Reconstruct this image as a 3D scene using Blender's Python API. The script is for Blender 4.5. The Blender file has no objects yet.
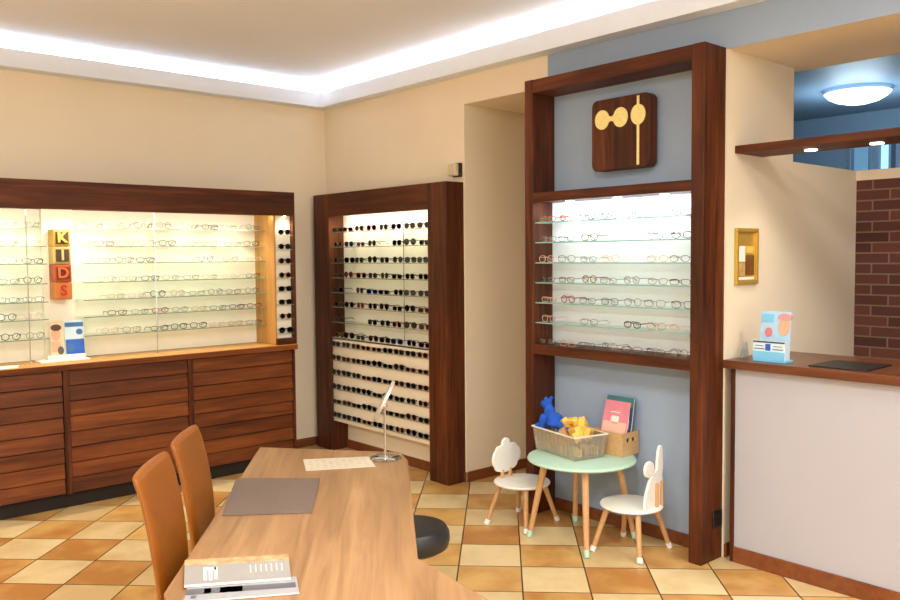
import bpy, bmesh, math, random
from mathutils import Vector, Matrix
random.seed(7)
PI = math.pi
S = bpy.context.scene
COL = S.collection

# ------------------------------------------------------------------ colour / nodes
def lin(c):
    f = lambda u: u/12.92 if u <= .04045 else ((u+.055)/1.055)**2.4
    return tuple(f(v/255.) for v in c) + (1.,)

def new_mat(name):
    m = bpy.data.materials.new(name); m.use_nodes = True
    nt = m.node_tree
    return m, nt, nt.nodes, nt.links, nt.nodes['Principled BSDF']

def flat(name, rgb, rough=.5, metal=0., var=.04, scale=6., bump=0., coat=0.):
    m, nt, N, L, b = new_mat(name)
    tc = N.new('ShaderNodeTexCoord'); no = N.new('ShaderNodeTexNoise')
    no.inputs['Scale'].default_value = scale; no.inputs['Detail'].default_value = 4
    L.new(tc.outputs['Object'], no.inputs['Vector'])
    rp = N.new('ShaderNodeValToRGB')
    c = lin(rgb)
    rp.color_ramp.elements[0].position = .3; rp.color_ramp.elements[1].position = .7
    rp.color_ramp.elements[0].color = tuple(v*(1-var) for v in c[:3])+(1,)
    rp.color_ramp.elements[1].color = tuple(min(1, v*(1+var)) for v in c[:3])+(1,)
    L.new(no.outputs['Fac'], rp.inputs['Fac']); L.new(rp.outputs['Color'], b.inputs['Base Color'])
    b.inputs['Roughness'].default_value = rough; b.inputs['Metallic'].default_value = metal
    b.inputs['Coat Weight'].default_value = coat
    if bump:
        bp = N.new('ShaderNodeBump'); bp.inputs['Strength'].default_value = bump; bp.inputs['Distance'].default_value = .002
        n2 = N.new('ShaderNodeTexNoise'); n2.inputs['Scale'].default_value = scale*14
        L.new(tc.outputs['Object'], n2.inputs['Vector'])
        L.new(n2.outputs['Fac'], bp.inputs['Height']); L.new(bp.outputs['Normal'], b.inputs['Normal'])
    return m

def wood(name, dark, mid, light, axis='x', rough=.45, scale=1., rotz=0., bump=.15, plank=None, spec=.5):
    """grain runs along the given local axis"""
    m, nt, N, L, b = new_mat(name)
    tc = N.new('ShaderNodeTexCoord'); mp = N.new('ShaderNodeMapping')
    s = [26., 26., 26.]; s['xyz'.index(axis)] = 1.6
    oi = N.new('ShaderNodeObjectInfo'); ad = N.new('ShaderNodeVectorMath'); ad.operation = 'ADD'
    mu = N.new('ShaderNodeMath'); mu.operation = 'MULTIPLY'; mu.inputs[1].default_value = 7.
    L.new(oi.outputs['Random'], mu.inputs[0])
    if rotz:
        r = N.new('ShaderNodeMapping'); r.inputs['Rotation'].default_value = (0, 0, -rotz)
        L.new(tc.outputs['Object'], r.inputs['Vector']); L.new(r.outputs['Vector'], ad.inputs[0])
    else:
        L.new(tc.outputs['Object'], ad.inputs[0])
    L.new(mu.outputs[0], ad.inputs[1])
    L.new(ad.outputs['Vector'], mp.inputs['Vector'])
    mp.inputs['Scale'].default_value = [v*scale for v in s]
    n1 = N.new('ShaderNodeTexNoise'); n1.inputs['Scale'].default_value = 1.; n1.inputs['Detail'].default_value = 6
    n1.inputs['Roughness'].default_value = .62; n1.inputs['Distortion'].default_value = .7
    L.new(mp.outputs['Vector'], n1.inputs['Vector'])
    mp2 = N.new('ShaderNodeMapping'); s2 = [5., 5., 5.]; s2['xyz'.index(axis)] = .9
    mp2.inputs['Scale'].default_value = [v*scale for v in s2]
    L.new(ad.outputs['Vector'], mp2.inputs['Vector'])
    n2 = N.new('ShaderNodeTexNoise'); n2.inputs['Scale'].default_value = 1.; n2.inputs['Detail'].default_value = 3
    L.new(mp2.outputs['Vector'], n2.inputs['Vector'])
    mx = N.new('ShaderNodeMath'); mx.operation = 'MULTIPLY_ADD'; mx.inputs[1].default_value = .6
    L.new(n1.outputs['Fac'], mx.inputs[0])
    m3 = N.new('ShaderNodeMath'); m3.operation = 'MULTIPLY'; m3.inputs[1].default_value = .4
    L.new(n2.outputs['Fac'], m3.inputs[0]); L.new(m3.outputs[0], mx.inputs[2])
    rp = N.new('ShaderNodeValToRGB'); cr = rp.color_ramp
    cr.elements[0].position = .33; cr.elements[0].color = lin(dark)
    cr.elements[1].position = .68; cr.elements[1].color = lin(light)
    e = cr.elements.new(.5); e.color = lin(mid)
    L.new(mx.outputs[0], rp.inputs['Fac'])
    if plank:
        sp = N.new('ShaderNodeSeparateXYZ'); L.new(tc.outputs['Object'], sp.inputs[0])
        q = N.new('ShaderNodeMath'); q.operation = 'MULTIPLY_ADD'; q.inputs[1].default_value = 1/plank[1]; q.inputs[2].default_value = -plank[0]/plank[1]
        L.new(sp.outputs['Z'], q.inputs[0]); fl = N.new('ShaderNodeMath'); fl.operation = 'FLOOR'; L.new(q.outputs[0], fl.inputs[0])
        a2 = N.new('ShaderNodeMath'); a2.operation = 'ADD'; L.new(fl.outputs[0], a2.inputs[0]); L.new(mu.outputs[0], a2.inputs[1])
        wn = N.new('ShaderNodeTexWhiteNoise'); wn.noise_dimensions = '1D'; L.new(a2.outputs[0], wn.inputs['W'])
        hs = N.new('ShaderNodeHueSaturation'); mr = N.new('ShaderNodeMapRange'); mr.inputs[3].default_value = .88; mr.inputs[4].default_value = 1.15
        L.new(wn.outputs['Value'], mr.inputs[0]); L.new(mr.outputs[0], hs.inputs['Value']); L.new(rp.outputs['Color'], hs.inputs['Color'])
        L.new(hs.outputs['Color'], b.inputs['Base Color'])
    else: L.new(rp.outputs['Color'], b.inputs['Base Color'])
    b.inputs['Roughness'].default_value = rough
    b.inputs['Specular IOR Level'].default_value = spec
    bp = N.new('ShaderNodeBump'); bp.inputs['Strength'].default_value = bump; bp.inputs['Distance'].default_value = .003
    L.new(n1.outputs['Fac'], bp.inputs['Height']); L.new(bp.outputs['Normal'], b.inputs['Normal'])
    return m

def glassy(name, tint, refl=.08, opac=0., rough=.02):
    """thin clear sheet: transparent with tint + a little gloss"""
    m = bpy.data.materials.new(name); m.use_nodes = True
    nt = m.node_tree; N, L = nt.nodes, nt.links
    N.remove(N['Principled BSDF']); out = N['Material Output']
    tr = N.new('ShaderNodeBsdfTransparent'); tr.inputs['Color'].default_value = lin(tint)
    gl = N.new('ShaderNodeBsdfGlossy'); gl.inputs['Roughness'].default_value = rough
    gl.inputs['Color'].default_value = (1, 1, 1, 1)
    mix = N.new('ShaderNodeMixShader'); lw = N.new('ShaderNodeLayerWeight'); lw.inputs['Blend'].default_value = .25
    mu = N.new('ShaderNodeMath'); mu.operation = 'MULTIPLY_ADD'; mu.inputs[1].default_value = .5; mu.inputs[2].default_value = refl
    L.new(lw.outputs['Fresnel'], mu.inputs[0]); L.new(mu.outputs[0], mix.inputs['Fac'])
    L.new(tr.outputs[0], mix.inputs[1]); L.new(gl.outputs[0], mix.inputs[2])
    last = mix
    if opac:
        df = N.new('ShaderNodeBsdfDiffuse'); df.inputs['Color'].default_value = lin(tint)
        m2 = N.new('ShaderNodeMixShader'); m2.inputs['Fac'].default_value = opac
        L.new(mix.outputs[0], m2.inputs[1]); L.new(df.outputs[0], m2.inputs[2]); last = m2
    L.new(last.outputs[0], out.inputs['Surface'])
    return m

def emit(name, rgb, strength):
    m, nt, N, L, b = new_mat(name)
    b.inputs['Base Color'].default_value = (.8, .8, .8, 1)
    b.inputs['Emission Color'].default_value = lin(rgb); b.inputs['Emission Strength'].default_value = strength
    return m

# ------------------------------------------------------------------ mesh builder
class MB:
    def __init__(self): self.bm = bmesh.new(); self.mi = 0
    def _tag(self, faces):
        for f in faces: f.material_index = self.mi
    def box(self, x0, x1, y0, y1, z0, z1, mi=None):
        if mi is not None: self.mi = mi
        v = [self.bm.verts.new(p) for p in [(x0,y0,z0),(x1,y0,z0),(x1,y1,z0),(x0,y1,z0),(x0,y0,z1),(x1,y0,z1),(x1,y1,z1),(x0,y1,z1)]]
        self._tag([self.bm.faces.new([v[i] for i in q]) for q in [(0,3,2,1),(4,5,6,7),(0,1,5,4),(1,2,6,5),(2,3,7,6),(3,0,4,7)]])
        return self
    def hexa(self, P, mi=None):
        """8 points: bottom ring then top ring, counter-clockwise from above"""
        if mi is not None: self.mi = mi
        v = [self.bm.verts.new(p) for p in P]
        self._tag([self.bm.faces.new([v[i] for i in q]) for q in [(3,2,1,0),(4,5,6,7),(0,1,5,4),(1,2,6,5),(2,3,7,6),(3,0,4,7)]])
        return self
    def prism(self, poly, vec, to3=lambda a, b: (a, b, 0), mi=None):
        """polygon in 2D extruded by vec"""
        if mi is not None: self.mi = mi
        A = [Vector(to3(*p)) for p in poly]; V = Vector(vec)
        a = [self.bm.verts.new(p) for p in A]; b = [self.bm.verts.new(p+V) for p in A]
        n = len(a)
        fs = [self.bm.faces.new(a[::-1]), self.bm.faces.new(b)]
        for i in range(n): fs.append(self.bm.faces.new([a[i], a[(i+1) % n], b[(i+1) % n], b[i]]))
        self._tag(fs); return self
    def tube(self, pts, r, n=8, closed=False, mi=None, cap=True):
        if mi is not None: self.mi = mi
        P = [Vector(p) for p in pts]; m = len(P)
        R = r if isinstance(r, (list, tuple)) else [r]*m
        rings = []; up = None
        for i in range(m):
            if closed: t = P[(i+1) % m]-P[i-1]
            else: t = P[min(i+1, m-1)]-P[max(i-1, 0)]
            t.normalize()
            if up is None:
                up = Vector((0, 0, 1)) if abs(t.z) < .9 else Vector((0, 1, 0))
            s = t.cross(up)
            if s.length < 1e-5: s = t.orthogonal()
            s.normalize(); u = s.cross(t); up = u
            rings.append([self.bm.verts.new(P[i]+(s*math.cos(2*PI*k/n)+u*math.sin(2*PI*k/n))*R[i]) for k in range(n)])
        fs = []
        for i in range(m if closed else m-1):
            a, b = rings[i], rings[(i+1) % m]
            for k in range(n): fs.append(self.bm.faces.new([a[k], a[(k+1) % n], b[(k+1) % n], b[k]]))
        if not closed and cap:
            fs.append(self.bm.faces.new(rings[0])); fs.append(self.bm.faces.new(rings[-1][::-1]))
        self._tag(fs); return self
    def lathe(self, prof, c=(0,0,0), n=32, mi=None, M=None):
        """profile of (r, z); closed at r=0 ends"""
        if mi is not None: self.mi = mi
        C = Vector(c); rings = []
        T = lambda p: (M @ Vector(p) if M else Vector(p)) + C
        for r, z in prof:
            if r < 1e-6: rings.append([self.bm.verts.new(T((0, 0, z)))])
            else: rings.append([self.bm.verts.new(T((r*math.cos(2*PI*k/n), r*math.sin(2*PI*k/n), z))) for k in range(n)])
        fs = []
        for a, b in zip(rings, rings[1:]):
            for k in range(n):
                k2 = (k+1) % n
                if len(a) == 1 and len(b) == 1: continue
                if len(a) == 1: fs.append(self.bm.faces.new([a[0], b[k2], b[k]]))
                elif len(b) == 1: fs.append(self.bm.faces.new([a[k], a[k2], b[0]]))
                else: fs.append(self.bm.faces.new([a[k], a[k2], b[k2], b[k]]))
        self._tag(fs); return self
    def ball(self, c, r, n=2, mi=None, sc=(1,1,1), rot=None):
        if mi is not None: self.mi = mi
        M = Matrix.Translation(Vector(c)) @ (rot.to_4x4() if rot else Matrix.Identity(4)) @ Matrix.Diagonal(Vector(sc).to_4d())
        g = bmesh.ops.create_icosphere(self.bm, subdivisions=n, radius=r, matrix=M)
        self._tag({f for v in g['verts'] for f in v.link_faces}); return self
    def build(self, name, mat, parent=None, loc=None, rotz=0, smooth=False, bevel=0., seg=2, off=None):
        if off is not None: bmesh.ops.translate(self.bm, verts=self.bm.verts, vec=-Vector(off))
        bmesh.ops.recalc_face_normals(self.bm, faces=self.bm.faces)
        me = bpy.data.meshes.new(name); self.bm.to_mesh(me); self.bm.free()
        for m in (mat if isinstance(mat, (list, tuple)) else [mat]): me.materials.append(m)
        if smooth:
            for p in me.polygons: p.use_smooth = True
        o = bpy.data.objects.new(name, me); COL.objects.link(o)
        if parent: o.parent = parent
        if loc is not None: o.location = loc
        o.rotation_euler.z = rotz
        if bevel:
            b = o.modifiers.new('edge', 'BEVEL'); b.width = bevel; b.segments = seg; b.limit_method = 'ANGLE'; b.angle_limit = math.radians(40)
        if smooth:
            try: me.set_sharp_from_angle(angle=math.radians(42))
            except Exception: pass
        return o

def tag(o, label, cat, group=None, kind=None):
    if label: o['label'] = label
    if cat: o['category'] = cat
    if group: o['group'] = group
    if kind: o['kind'] = kind
    return o
def thing(name, label, cat, loc=(0,0,0), rotz=0, group=None):
    o = bpy.data.objects.new(name, None); COL.objects.link(o); o.empty_display_size = .05
    o.location = loc; o.rotation_euler.z = rotz
    return tag(o, label, cat, group)
def struct(mb, name, mat, **k):
    o = mb.build(name, mat, **k); o['kind'] = 'structure'; return o
def copy_thing(r0):
    r = r0.copy(); COL.objects.link(r)
    for ch in r0.children:
        c = ch.copy(); COL.objects.link(c); c.parent = r
        for g in ch.children:
            d = g.copy(); COL.objects.link(d); d.parent = c
    return r
ORD = ['zeroth','first','second','third','fourth','fifth','sixth','seventh','eighth','ninth','tenth','eleventh','twelfth','thirteenth','fourteenth','fifteenth','sixteenth','seventeenth']

# ------------------------------------------------------------------ materials
CREAM = flat('cream_plaster', (236, 221, 196), .85, var=.03, scale=1.5, bump=.05)
BLUE = flat('blue_grey_plaster', (152, 171, 197), .8, var=.03, scale=1.5, bump=.05)
WHITE = flat('white_paint', (238, 236, 230), .7, var=.015)
TRIM = flat('white_cove', (232, 240, 252), .7, var=.01)
CEIL = flat('ceiling_paint', (224, 229, 240), .9, var=.02, scale=1.)
BACKBLUE = flat('back_room_blue', (122, 146, 168), .6, var=.03)
DW = dict(dark=(40, 16, 5), mid=(77, 37, 16), light=(113, 59, 29), spec=.25)
WX, WY, WZ = [wood('walnut_'+a, axis=a, rough=.5, **DW) for a in 'xyz']
RW = dict(dark=(62, 28, 9), mid=(102, 52, 19), light=(136, 75, 32), spec=.25)
RX, RZ = wood('pine_stain_x', axis='x', rough=.5, **RW), wood('pine_stain_z', axis='z', rough=.5, **RW)
PLANKW = wood('pine_planks', axis='x', rough=.5, plank=(.104, .102625), **RW)
CTOP = wood('counter_wood', (168, 110, 52), (200, 142, 74), (220, 166, 96), 'x', .4)
SIDEW = wood('lit_side_wood', (160, 110, 50), (190, 138, 70), (206, 156, 88), 'z', .5)  # lamp light on the inner side panel put into a lighter wood colour
DESK = wood('oak_desk', (120, 86, 54), (152, 114, 75), (176, 138, 96), 'x', .4, .8, rotz=math.atan2(.799, .602), bump=.05)
BEECH = wood('beech', (184, 138, 90), (204, 158, 108), (216, 174, 126), 'z', .5, 2.)
BLOCKW = wood('toy_block_wood', (224, 172, 70), (238, 194, 90), (244, 208, 116), 'x', .6, 3.)
SKIRT = wood('skirting_brown', (94, 47, 22), (120, 65, 32), (138, 80, 44), 'x', .4, 1., bump=.05)
BOXW = wood('crate_wood', (188, 146, 98), (204, 162, 112), (214, 174, 124), 'x', .6, 2.)
PANELW = flat('white_back_panel', (244, 238, 222), .45, var=.01)
PANELC = flat('cool_white_panel', (232, 241, 248), .35, var=.01)
BOARDW = flat('cream_board', (240, 228, 205), .5, var=.01)
GLASS = glassy('shelf_glass', (246, 252, 250), .04)
EDGE = flat('glass_edge', (120, 140, 128), .2, var=.02)
EDGEC = flat('cool_glass_edge', (130, 172, 168), .2, var=.02)
CHROME = flat('chrome', (205, 205, 205), .12, 1., .01)
MIRR = flat('mirror_glass', (235, 235, 235), .02, 1., .0)
STEEL = flat('satin_steel', (206, 200, 188), .45, .6, .02)
DARK = flat('dark_plinth_shade', (24, 17, 13), .7)  # plinth tone with the shadow under the cabinet put into the colour
BLACKV = flat('black_vinyl', (30, 30, 32), .38, var=.08, scale=20, bump=.1)
BLACKP = flat('black_plastic', (22, 22, 23), .4)
LEATHER = flat('tan_leather', (138, 77, 15), .42, var=.08, scale=9, bump=.25)
MINT = flat('mint_lacquer', (184, 220, 200), .35, var=.01)
KWHITE = flat('white_lacquer', (243, 240, 234), .4, var=.01)
MATG = flat('grey_brown_mat', (108, 92, 82), .5, var=.04, scale=30)
PAPER = flat('paper_white', (240, 236, 226), .6, var=.01)
GOLD = flat('gold_leaf', (232, 190, 92), .35, .6, .06, 30)
GOLDL = flat('sign_gold', (240, 222, 148), .5, .1, .08, 60)
FRAMEG = flat('frame_gold', (196, 160, 66), .4, .4)
CLEARP = glassy('translucent_plastic', (242, 238, 228), .05, .12, .2)
ACRYL = glassy('acrylic', (225, 236, 240), .1, .15)
PLUSH = flat('blue_plush', (28, 84, 190), .95, var=.25, scale=40, bump=.5)
PINK = flat('pink_cover', (232, 140, 158), .4, var=.12, scale=5)
PEACH = flat('peach_cover', (240, 196, 176), .4)
TEAL = flat('teal_cover', (52, 118, 124), .4, var=.12, scale=8)
NAVY = flat('navy_cover', (40, 62, 112), .4, var=.2, scale=12)
YEL = flat('yellow_patch', (226, 196, 90), .5)
GREY = flat('grey_cover', (150, 146, 142), .35, var=.04, scale=12)
GREYD = flat('dark_grey_cover', (84, 84, 90), .35, var=.1, scale=14)
ORANGEP = flat('orange_photo', (196, 152, 112), .35, var=.45, scale=30)
SKIN = flat('printed_skin', (226, 172, 140), .5, var=.05)
HAIR = flat('printed_hair', (92, 58, 40), .5, var=.1)
LBLUE = flat('light_blue_print', (120, 196, 236), .4, var=.06, scale=10)
PBLUE = flat('pale_blue_print', (206, 226, 240), .4, var=.05, scale=10)
SBLUE = flat('strong_blue_print', (36, 92, 190), .4, var=.25, scale=14)
RPANEL = flat('reception_panel', (176, 176, 186), .35, var=.015, scale=2)
SOCK = flat('dark_socket', (34, 26, 22), .4)
DEVB = flat('beige_plastic', (206, 190, 158), .5)
REDB = flat('red_print', (176, 40, 26), .5)
TXT = flat('dark_print', (70, 60, 62), .6)
BULB = emit('warm_led', (255, 226, 180), 9.)
BULBC = emit('cool_led', (255, 244, 226), 9.)
STRIP = emit('cove_led', (255, 246, 232), 1.6)
LAMPE = emit('cool_lamp_bowl', (205, 236, 255), 1.7)
PANE = emit('bright_day_pane', (120, 205, 255), .9)
PANEL_L = emit('added_luminaire_glow', (255, 232, 198), 3.)  # glow of the added, unseen ceiling luminaires

def floor_mat():
    m, nt, N, L, b = new_mat('terracotta_checker_tiles')
    tc = N.new('ShaderNodeTexCoord'); mp = N.new('ShaderNodeMapping')
    T = .334
    mp.inputs['Scale'].default_value = (1/T, 1/T, 1/T); mp.inputs['Rotation'].default_value = (0, 0, -PI/4)
    mp.inputs['Location'].default_value = (-4.03/T, .1/T, 0)
    L.new(tc.outputs['Object'], mp.inputs['Vector'])
    sp = N.new('ShaderNodeSeparateXYZ'); L.new(mp.outputs['Vector'], sp.inputs[0])
    def M(op, a, b_=None, c=None):
        n = N.new('ShaderNodeMath'); n.operation = op
        for i, v in enumerate((a, b_, c)):
            if v is None: continue
            if isinstance(v, (int, float)): n.inputs[i].default_value = v
            else: L.new(v, n.inputs[i])
        return n.outputs[0]
    U, V = sp.outputs['X'], sp.outputs['Y']
    iu, iv = M('FLOOR', U), M('FLOOR', V)
    par = M('FLOORED_MODULO', M('ADD', iu, iv), 2.)
    fu, fv = M('FRACT', U), M('FRACT', V)
    du = M('MINIMUM', fu, M('SUBTRACT', 1., fu)); dv = M('MINIMUM', fv, M('SUBTRACT', 1., fv))
    dm = M('MINIMUM', du, dv)
    grout = M('LESS_THAN', dm, .011)
    cb = N.new('ShaderNodeCombineXYZ'); L.new(iu, cb.inputs[0]); L.new(iv, cb.inputs[1])
    wn = N.new('ShaderNodeTexWhiteNoise'); wn.noise_dimensions = '2D'; L.new(cb.outputs[0], wn.inputs['Vector'])
    ns = N.new('ShaderNodeTexNoise'); ns.inputs['Scale'].default_value = 1.7; ns.inputs['Detail'].default_value = 5
    va = N.new('ShaderNodeVectorMath'); va.operation = 'ADD'
    L.new(mp.outputs['Vector'], va.inputs[0]); L.new(wn.outputs['Color'], va.inputs[1])
    va2 = N.new('ShaderNodeVectorMath'); va2.operation = 'MULTIPLY'; va2.inputs[1].default_value = (9, 9, 9)
    L.new(cb.outputs[0], va2.inputs[0]); va3 = N.new('ShaderNodeVectorMath'); va3.operation = 'ADD'
    L.new(va.outputs[0], va3.inputs[0]); L.new(va2.outputs[0], va3.inputs[1])
    L.new(va3.outputs[0], ns.inputs['Vector'])
    fac = M('ADD', M('MULTIPLY', ns.outputs['Fac'], .75), M('MULTIPLY', wn.outputs['Value'], .3))
    def ramp(cols):
        r = N.new('ShaderNodeValToRGB'); r.color_ramp.elements[0].position = .36; r.color_ramp.elements[1].position = .68
        r.color_ramp.elements[0].color = lin(cols[0]); r.color_ramp.elements[1].color = lin(cols[1])
        L.new(fac, r.inputs['Fac']); return r.outputs['Color']
    lightc = ramp([(204, 174, 120), (226, 203, 155)])
    dark = ramp([(180, 124, 62), (216, 174, 104)])
    def mix(f, a, b_):
        x = N.new('ShaderNodeMix'); x.data_type = 'RGBA'; L.new(f, x.inputs[0])
        for s, v in ((6, a), (7, b_)):
            if isinstance(v, tuple): x.inputs[s].default_value = v
            else: L.new(v, x.inputs[s])
        return x.outputs[2]
    c = mix(par, dark, lightc); c = mix(grout, c, lin((70, 42, 24)))
    L.new(c, b.inputs['Base Color'])
    b.inputs['Roughness'].default_value = .36
    bp = N.new('ShaderNodeBump'); bp.inputs['Strength'].default_value = .5; bp.inputs['Distance'].default_value = .003
    h = M('SUBTRACT', M('MULTIPLY', ns.outputs['Fac'], .4), grout)
    L.new(h, bp.inputs['Height']); L.new(bp.outputs['Normal'], b.inputs['Normal'])
    return m
FLOOR = floor_mat()

def brick_mat():
    m, nt, N, L, b = new_mat('dark_red_brick')
    tc = N.new('ShaderNodeTexCoord'); sp = N.new('ShaderNodeSeparateXYZ'); cb = N.new('ShaderNodeCombineXYZ')
    L.new(tc.outputs['Object'], sp.inputs[0]); L.new(sp.outputs['Y'], cb.inputs[0]); L.new(sp.outputs['Z'], cb.inputs[1])
    br = N.new('ShaderNodeTexBrick'); L.new(cb.outputs[0], br.inputs['Vector'])
    br.inputs['Scale'].default_value = 1.; br.inputs['Brick Width'].default_value = .215; br.inputs['Row Height'].default_value = .069
    br.inputs['Mortar Size'].default_value = .006; br.inputs['Mortar Smooth'].default_value = .3
    br.inputs['Color1'].default_value = lin((106, 58, 46)); br.inputs['Color2'].default_value = lin((74, 40, 34)); br.inputs['Mortar'].default_value = lin((132, 104, 90))
    L.new(br.outputs['Color'], b.inputs['Base Color']); b.inputs['Roughness'].default_value = .8
    bp = N.new('ShaderNodeBump'); bp.invert = True; bp.inputs['Strength'].default_value = .7; bp.inputs['Distance'].default_value = .008
    L.new(br.outputs['Fac'], bp.inputs['Height']); L.new(bp.outputs['Normal'], b.inputs['Normal'])
    return m
BRICK = brick_mat()

# ------------------------------------------------------------------ the setting
WA, WB = 6.25, 4.07            # wall planes: long cabinet wall (Y), frames wall (X)
X0, Y0, ZC = -3.2, -3.2, 3.165  # the shop behind the camera
XB, YR = 5.70, 2.362           # brick partition, edge of the reception opening
struct(MB().box(X0-.2, 9.2, Y0-.2, WA+.2, -.1, 0), 'floor', FLOOR)
struct(MB().box(X0-.2, WB+.3, Y0-.2, WA+.2, ZC, ZC+.12), 'ceiling', CEIL)
struct(MB().box(X0-.2, WB+.2, WA, WA+.2, 0, 2.95, 0).box(X0-.2, WB+.2, WA, WA+.2, 2.95, ZC, 1), 'wall_left', [CREAM, TRIM])
# frames wall: corner pier, opening (passage), blue pillar, opening (reception)
w = MB()
w.box(WB, 5.3, 4.435, WA, 0, ZC, 0)                    # pier at the room corner, deep reveal
w.box(WB, 4.91, 3.633, 4.435, 2.745, ZC, 0)            # lintel over passage
w.box(WB, 4.81, YR, 3.633, 0, 2.745, 0)                # pillar body (cream reveal)
w.box(WB-.002, WB, YR+.012, 3.633, 0, 2.7445, 1).box(WB-.002, WB, YR, 3.633, 2.7445, 2.944, 1)                # blue painted face
w.box(WB, 4.91, YR, 3.633, 2.745, ZC, 0)
w.box(WB, 4.91, Y0, YR, 2.745, ZC, 0)                  # lintel over reception
w.box(WB-.002, WB, Y0, YR, 2.7445, 2.944, 1)
w.box(WB, 4.91, Y0-.2, -.9, 0, 2.745, 0)
w.box(WB-.003, WB-.002, Y0, WA, 2.962, ZC, 2)
struct(w, 'wall_right', [CREAM, BLUE, TRIM])
struct(MB().box(5.3, 5.4, 3.6, 4.5, 0, 2.95), 'wall_passage', CREAM)
struct(MB().box(4.81, XB+.12, YR, YR+.12, 0, 2.2), 'wall_partition', CREAM)
w = MB().box(XB, XB+.12, -.9, YR, 0, 2.135, 0).box(XB-.01, XB+.13, -.9, YR, 2.135, 2.2, 1)
struct(w, 'wall_brick', [BRICK, CREAM])
struct(MB().box(4.91, 9.2, -2, 5.5, 2.95, 3.05), 'ceiling.001', BACKBLUE)
w = MB().box(8.0, 8.1, -2, 5.5, 0, 2.95).box(4.91, 8, 5.4, 5.5, 0, 2.95).box(5.75, 8, -1.0, -.9, 0, 2.95).box(4.91, 4.87, YR+.12, 3.7, 0, 2.95)
struct(w, 'wall_back', BACKBLUE)
# shop behind the camera
w = MB().box(X0-.2, WB, Y0-.2, Y0, 0, .5).box(X0-.2, WB, Y0-.2, Y0, 2.6, ZC).box(X0-.2, -2.2, Y0-.2, Y0, .5, 2.6).box(2.6, WB, Y0-.2, Y0, .5, 2.6)
struct(w, 'wall_front', CREAM)
struct(MB().box(X0-.2, X0, Y0, WA, 0, ZC), 'wall_side', CREAM)
struct(MB().box(-2.2, 2.6, Y0-.12, Y0-.1, .5, 2.6), 'window_1', GLASS)  # unseen shop window, put in as a daylight source
w = MB()
for x in (-2.2, -.6, 1.0, 2.54): w.box(x, x+.06, Y0-.15, Y0-.05, .5, 2.6)
w.box(-2.2, 2.6, Y0-.15, Y0-.05, .5, .56).box(-2.2, 2.6, Y0-.15, Y0-.05, 2.54, 2.6)
struct(w, 'trim_4', WHITE)
# window in the blue back room
w = MB().box(7.93, 7.98, 3.0, 3.075, 2.1, 2.7, 0)
for y in (2.978, 3.075, 3.325): w.box(7.9, 8.0, y, y+.022, 2.08, 2.72, 1)
w.box(7.9, 8., 2.978, 3.347, 2.06, 2.1, 1).box(7.96, 7.99, 3.20, 3.325, 2.1, 2.7, 2)
struct(w, 'window_2', [PANE, BACKBLUE, flat('pale_blue_blind', (150, 196, 222), .6)])
# cove: hanging box with a lip; the LED lies behind the lip
c = .10
w = MB()
w.box(X0, WB, WA-c, WA, 2.945, 2.96).box(X0, WB-c, WA-c-.012, WA-c, 2.945, 3.065)
struct(w, 'trim_1', TRIM)
w = MB()
w.box(WB-c, WB, Y0, WA-c, 2.945, 2.96).box(WB-c-.012, WB-c, Y0, WA-c, 2.945, 3.065)
struct(w, 'trim_2', TRIM)
w = MB().box(X0, WB, WA-.045, WA-.001, 2.96, 3.05).box(WB-.045, WB-.004, Y0, WA-.045, 2.96, 3.05)
struct(w, 'trim_5', TRIM)
w = MB().box(X0, WB-.045, WA-.04, WA-.01, 3.0505, 3.056).box(WB-.04, WB-.012, Y0, WA-.05, 3.0505, 3.056)
struct(w, 'trim_3', STRIP)
# skirting boards
w = MB().box(X0, .8, WA-.015, WA, 0, .075).box(3.46, WB, WA-.015, WA, 0, .075)
struct(w, 'baseboard_left', SKIRT, bevel=.004)
w = MB().box(WB-.015, WB, 4.435, WA-.016, 0, .075).box(WB, 5.3, 4.42, 4.435, 0, .075).box(WB-.017, WB-.002, 2.46, 3.57, 0, .075).box(WB, 4.6, 2.347, 2.362, 0, .075).box(5.285, 5.3, 3.633, 4.42, 0, .075)
struct(w, 'baseboard_right', SKIRT, bevel=.004)

# ------------------------------------------------------------------ eyewear
RIM = {k: flat('rim_'+k.replace(' ', '_'), c, r, m, .05, 60) for k, (c, r, m) in {
    'black': ((20, 19, 20), .3, 0), 'dark brown': ((62, 38, 26), .3, 0), 'dark grey': ((70, 68, 66), .3, .3),
    'gold': ((206, 166, 96), .3, .9), 'tortoiseshell': ((112, 62, 30), .3, 0), 'red': ((140, 48, 38), .35, 0), 'blue': ((44, 70, 150), .35, 0),
    'grey': ((112, 108, 104), .4, 0), 'pale brown': ((176, 132, 96), .4, 0), 'pale pink': ((226, 176, 164), .4, 0)}.items()}
CLEAR = glassy('clear_lens', (250, 250, 250), .03)
SUNL = {'dark': glassy('dark_lens', (30, 25, 24), .04), 'brown': glassy('brown_lens', (84, 50, 32), .04), 'green': glassy('green_lens', (40, 50, 42), .04)}

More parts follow.
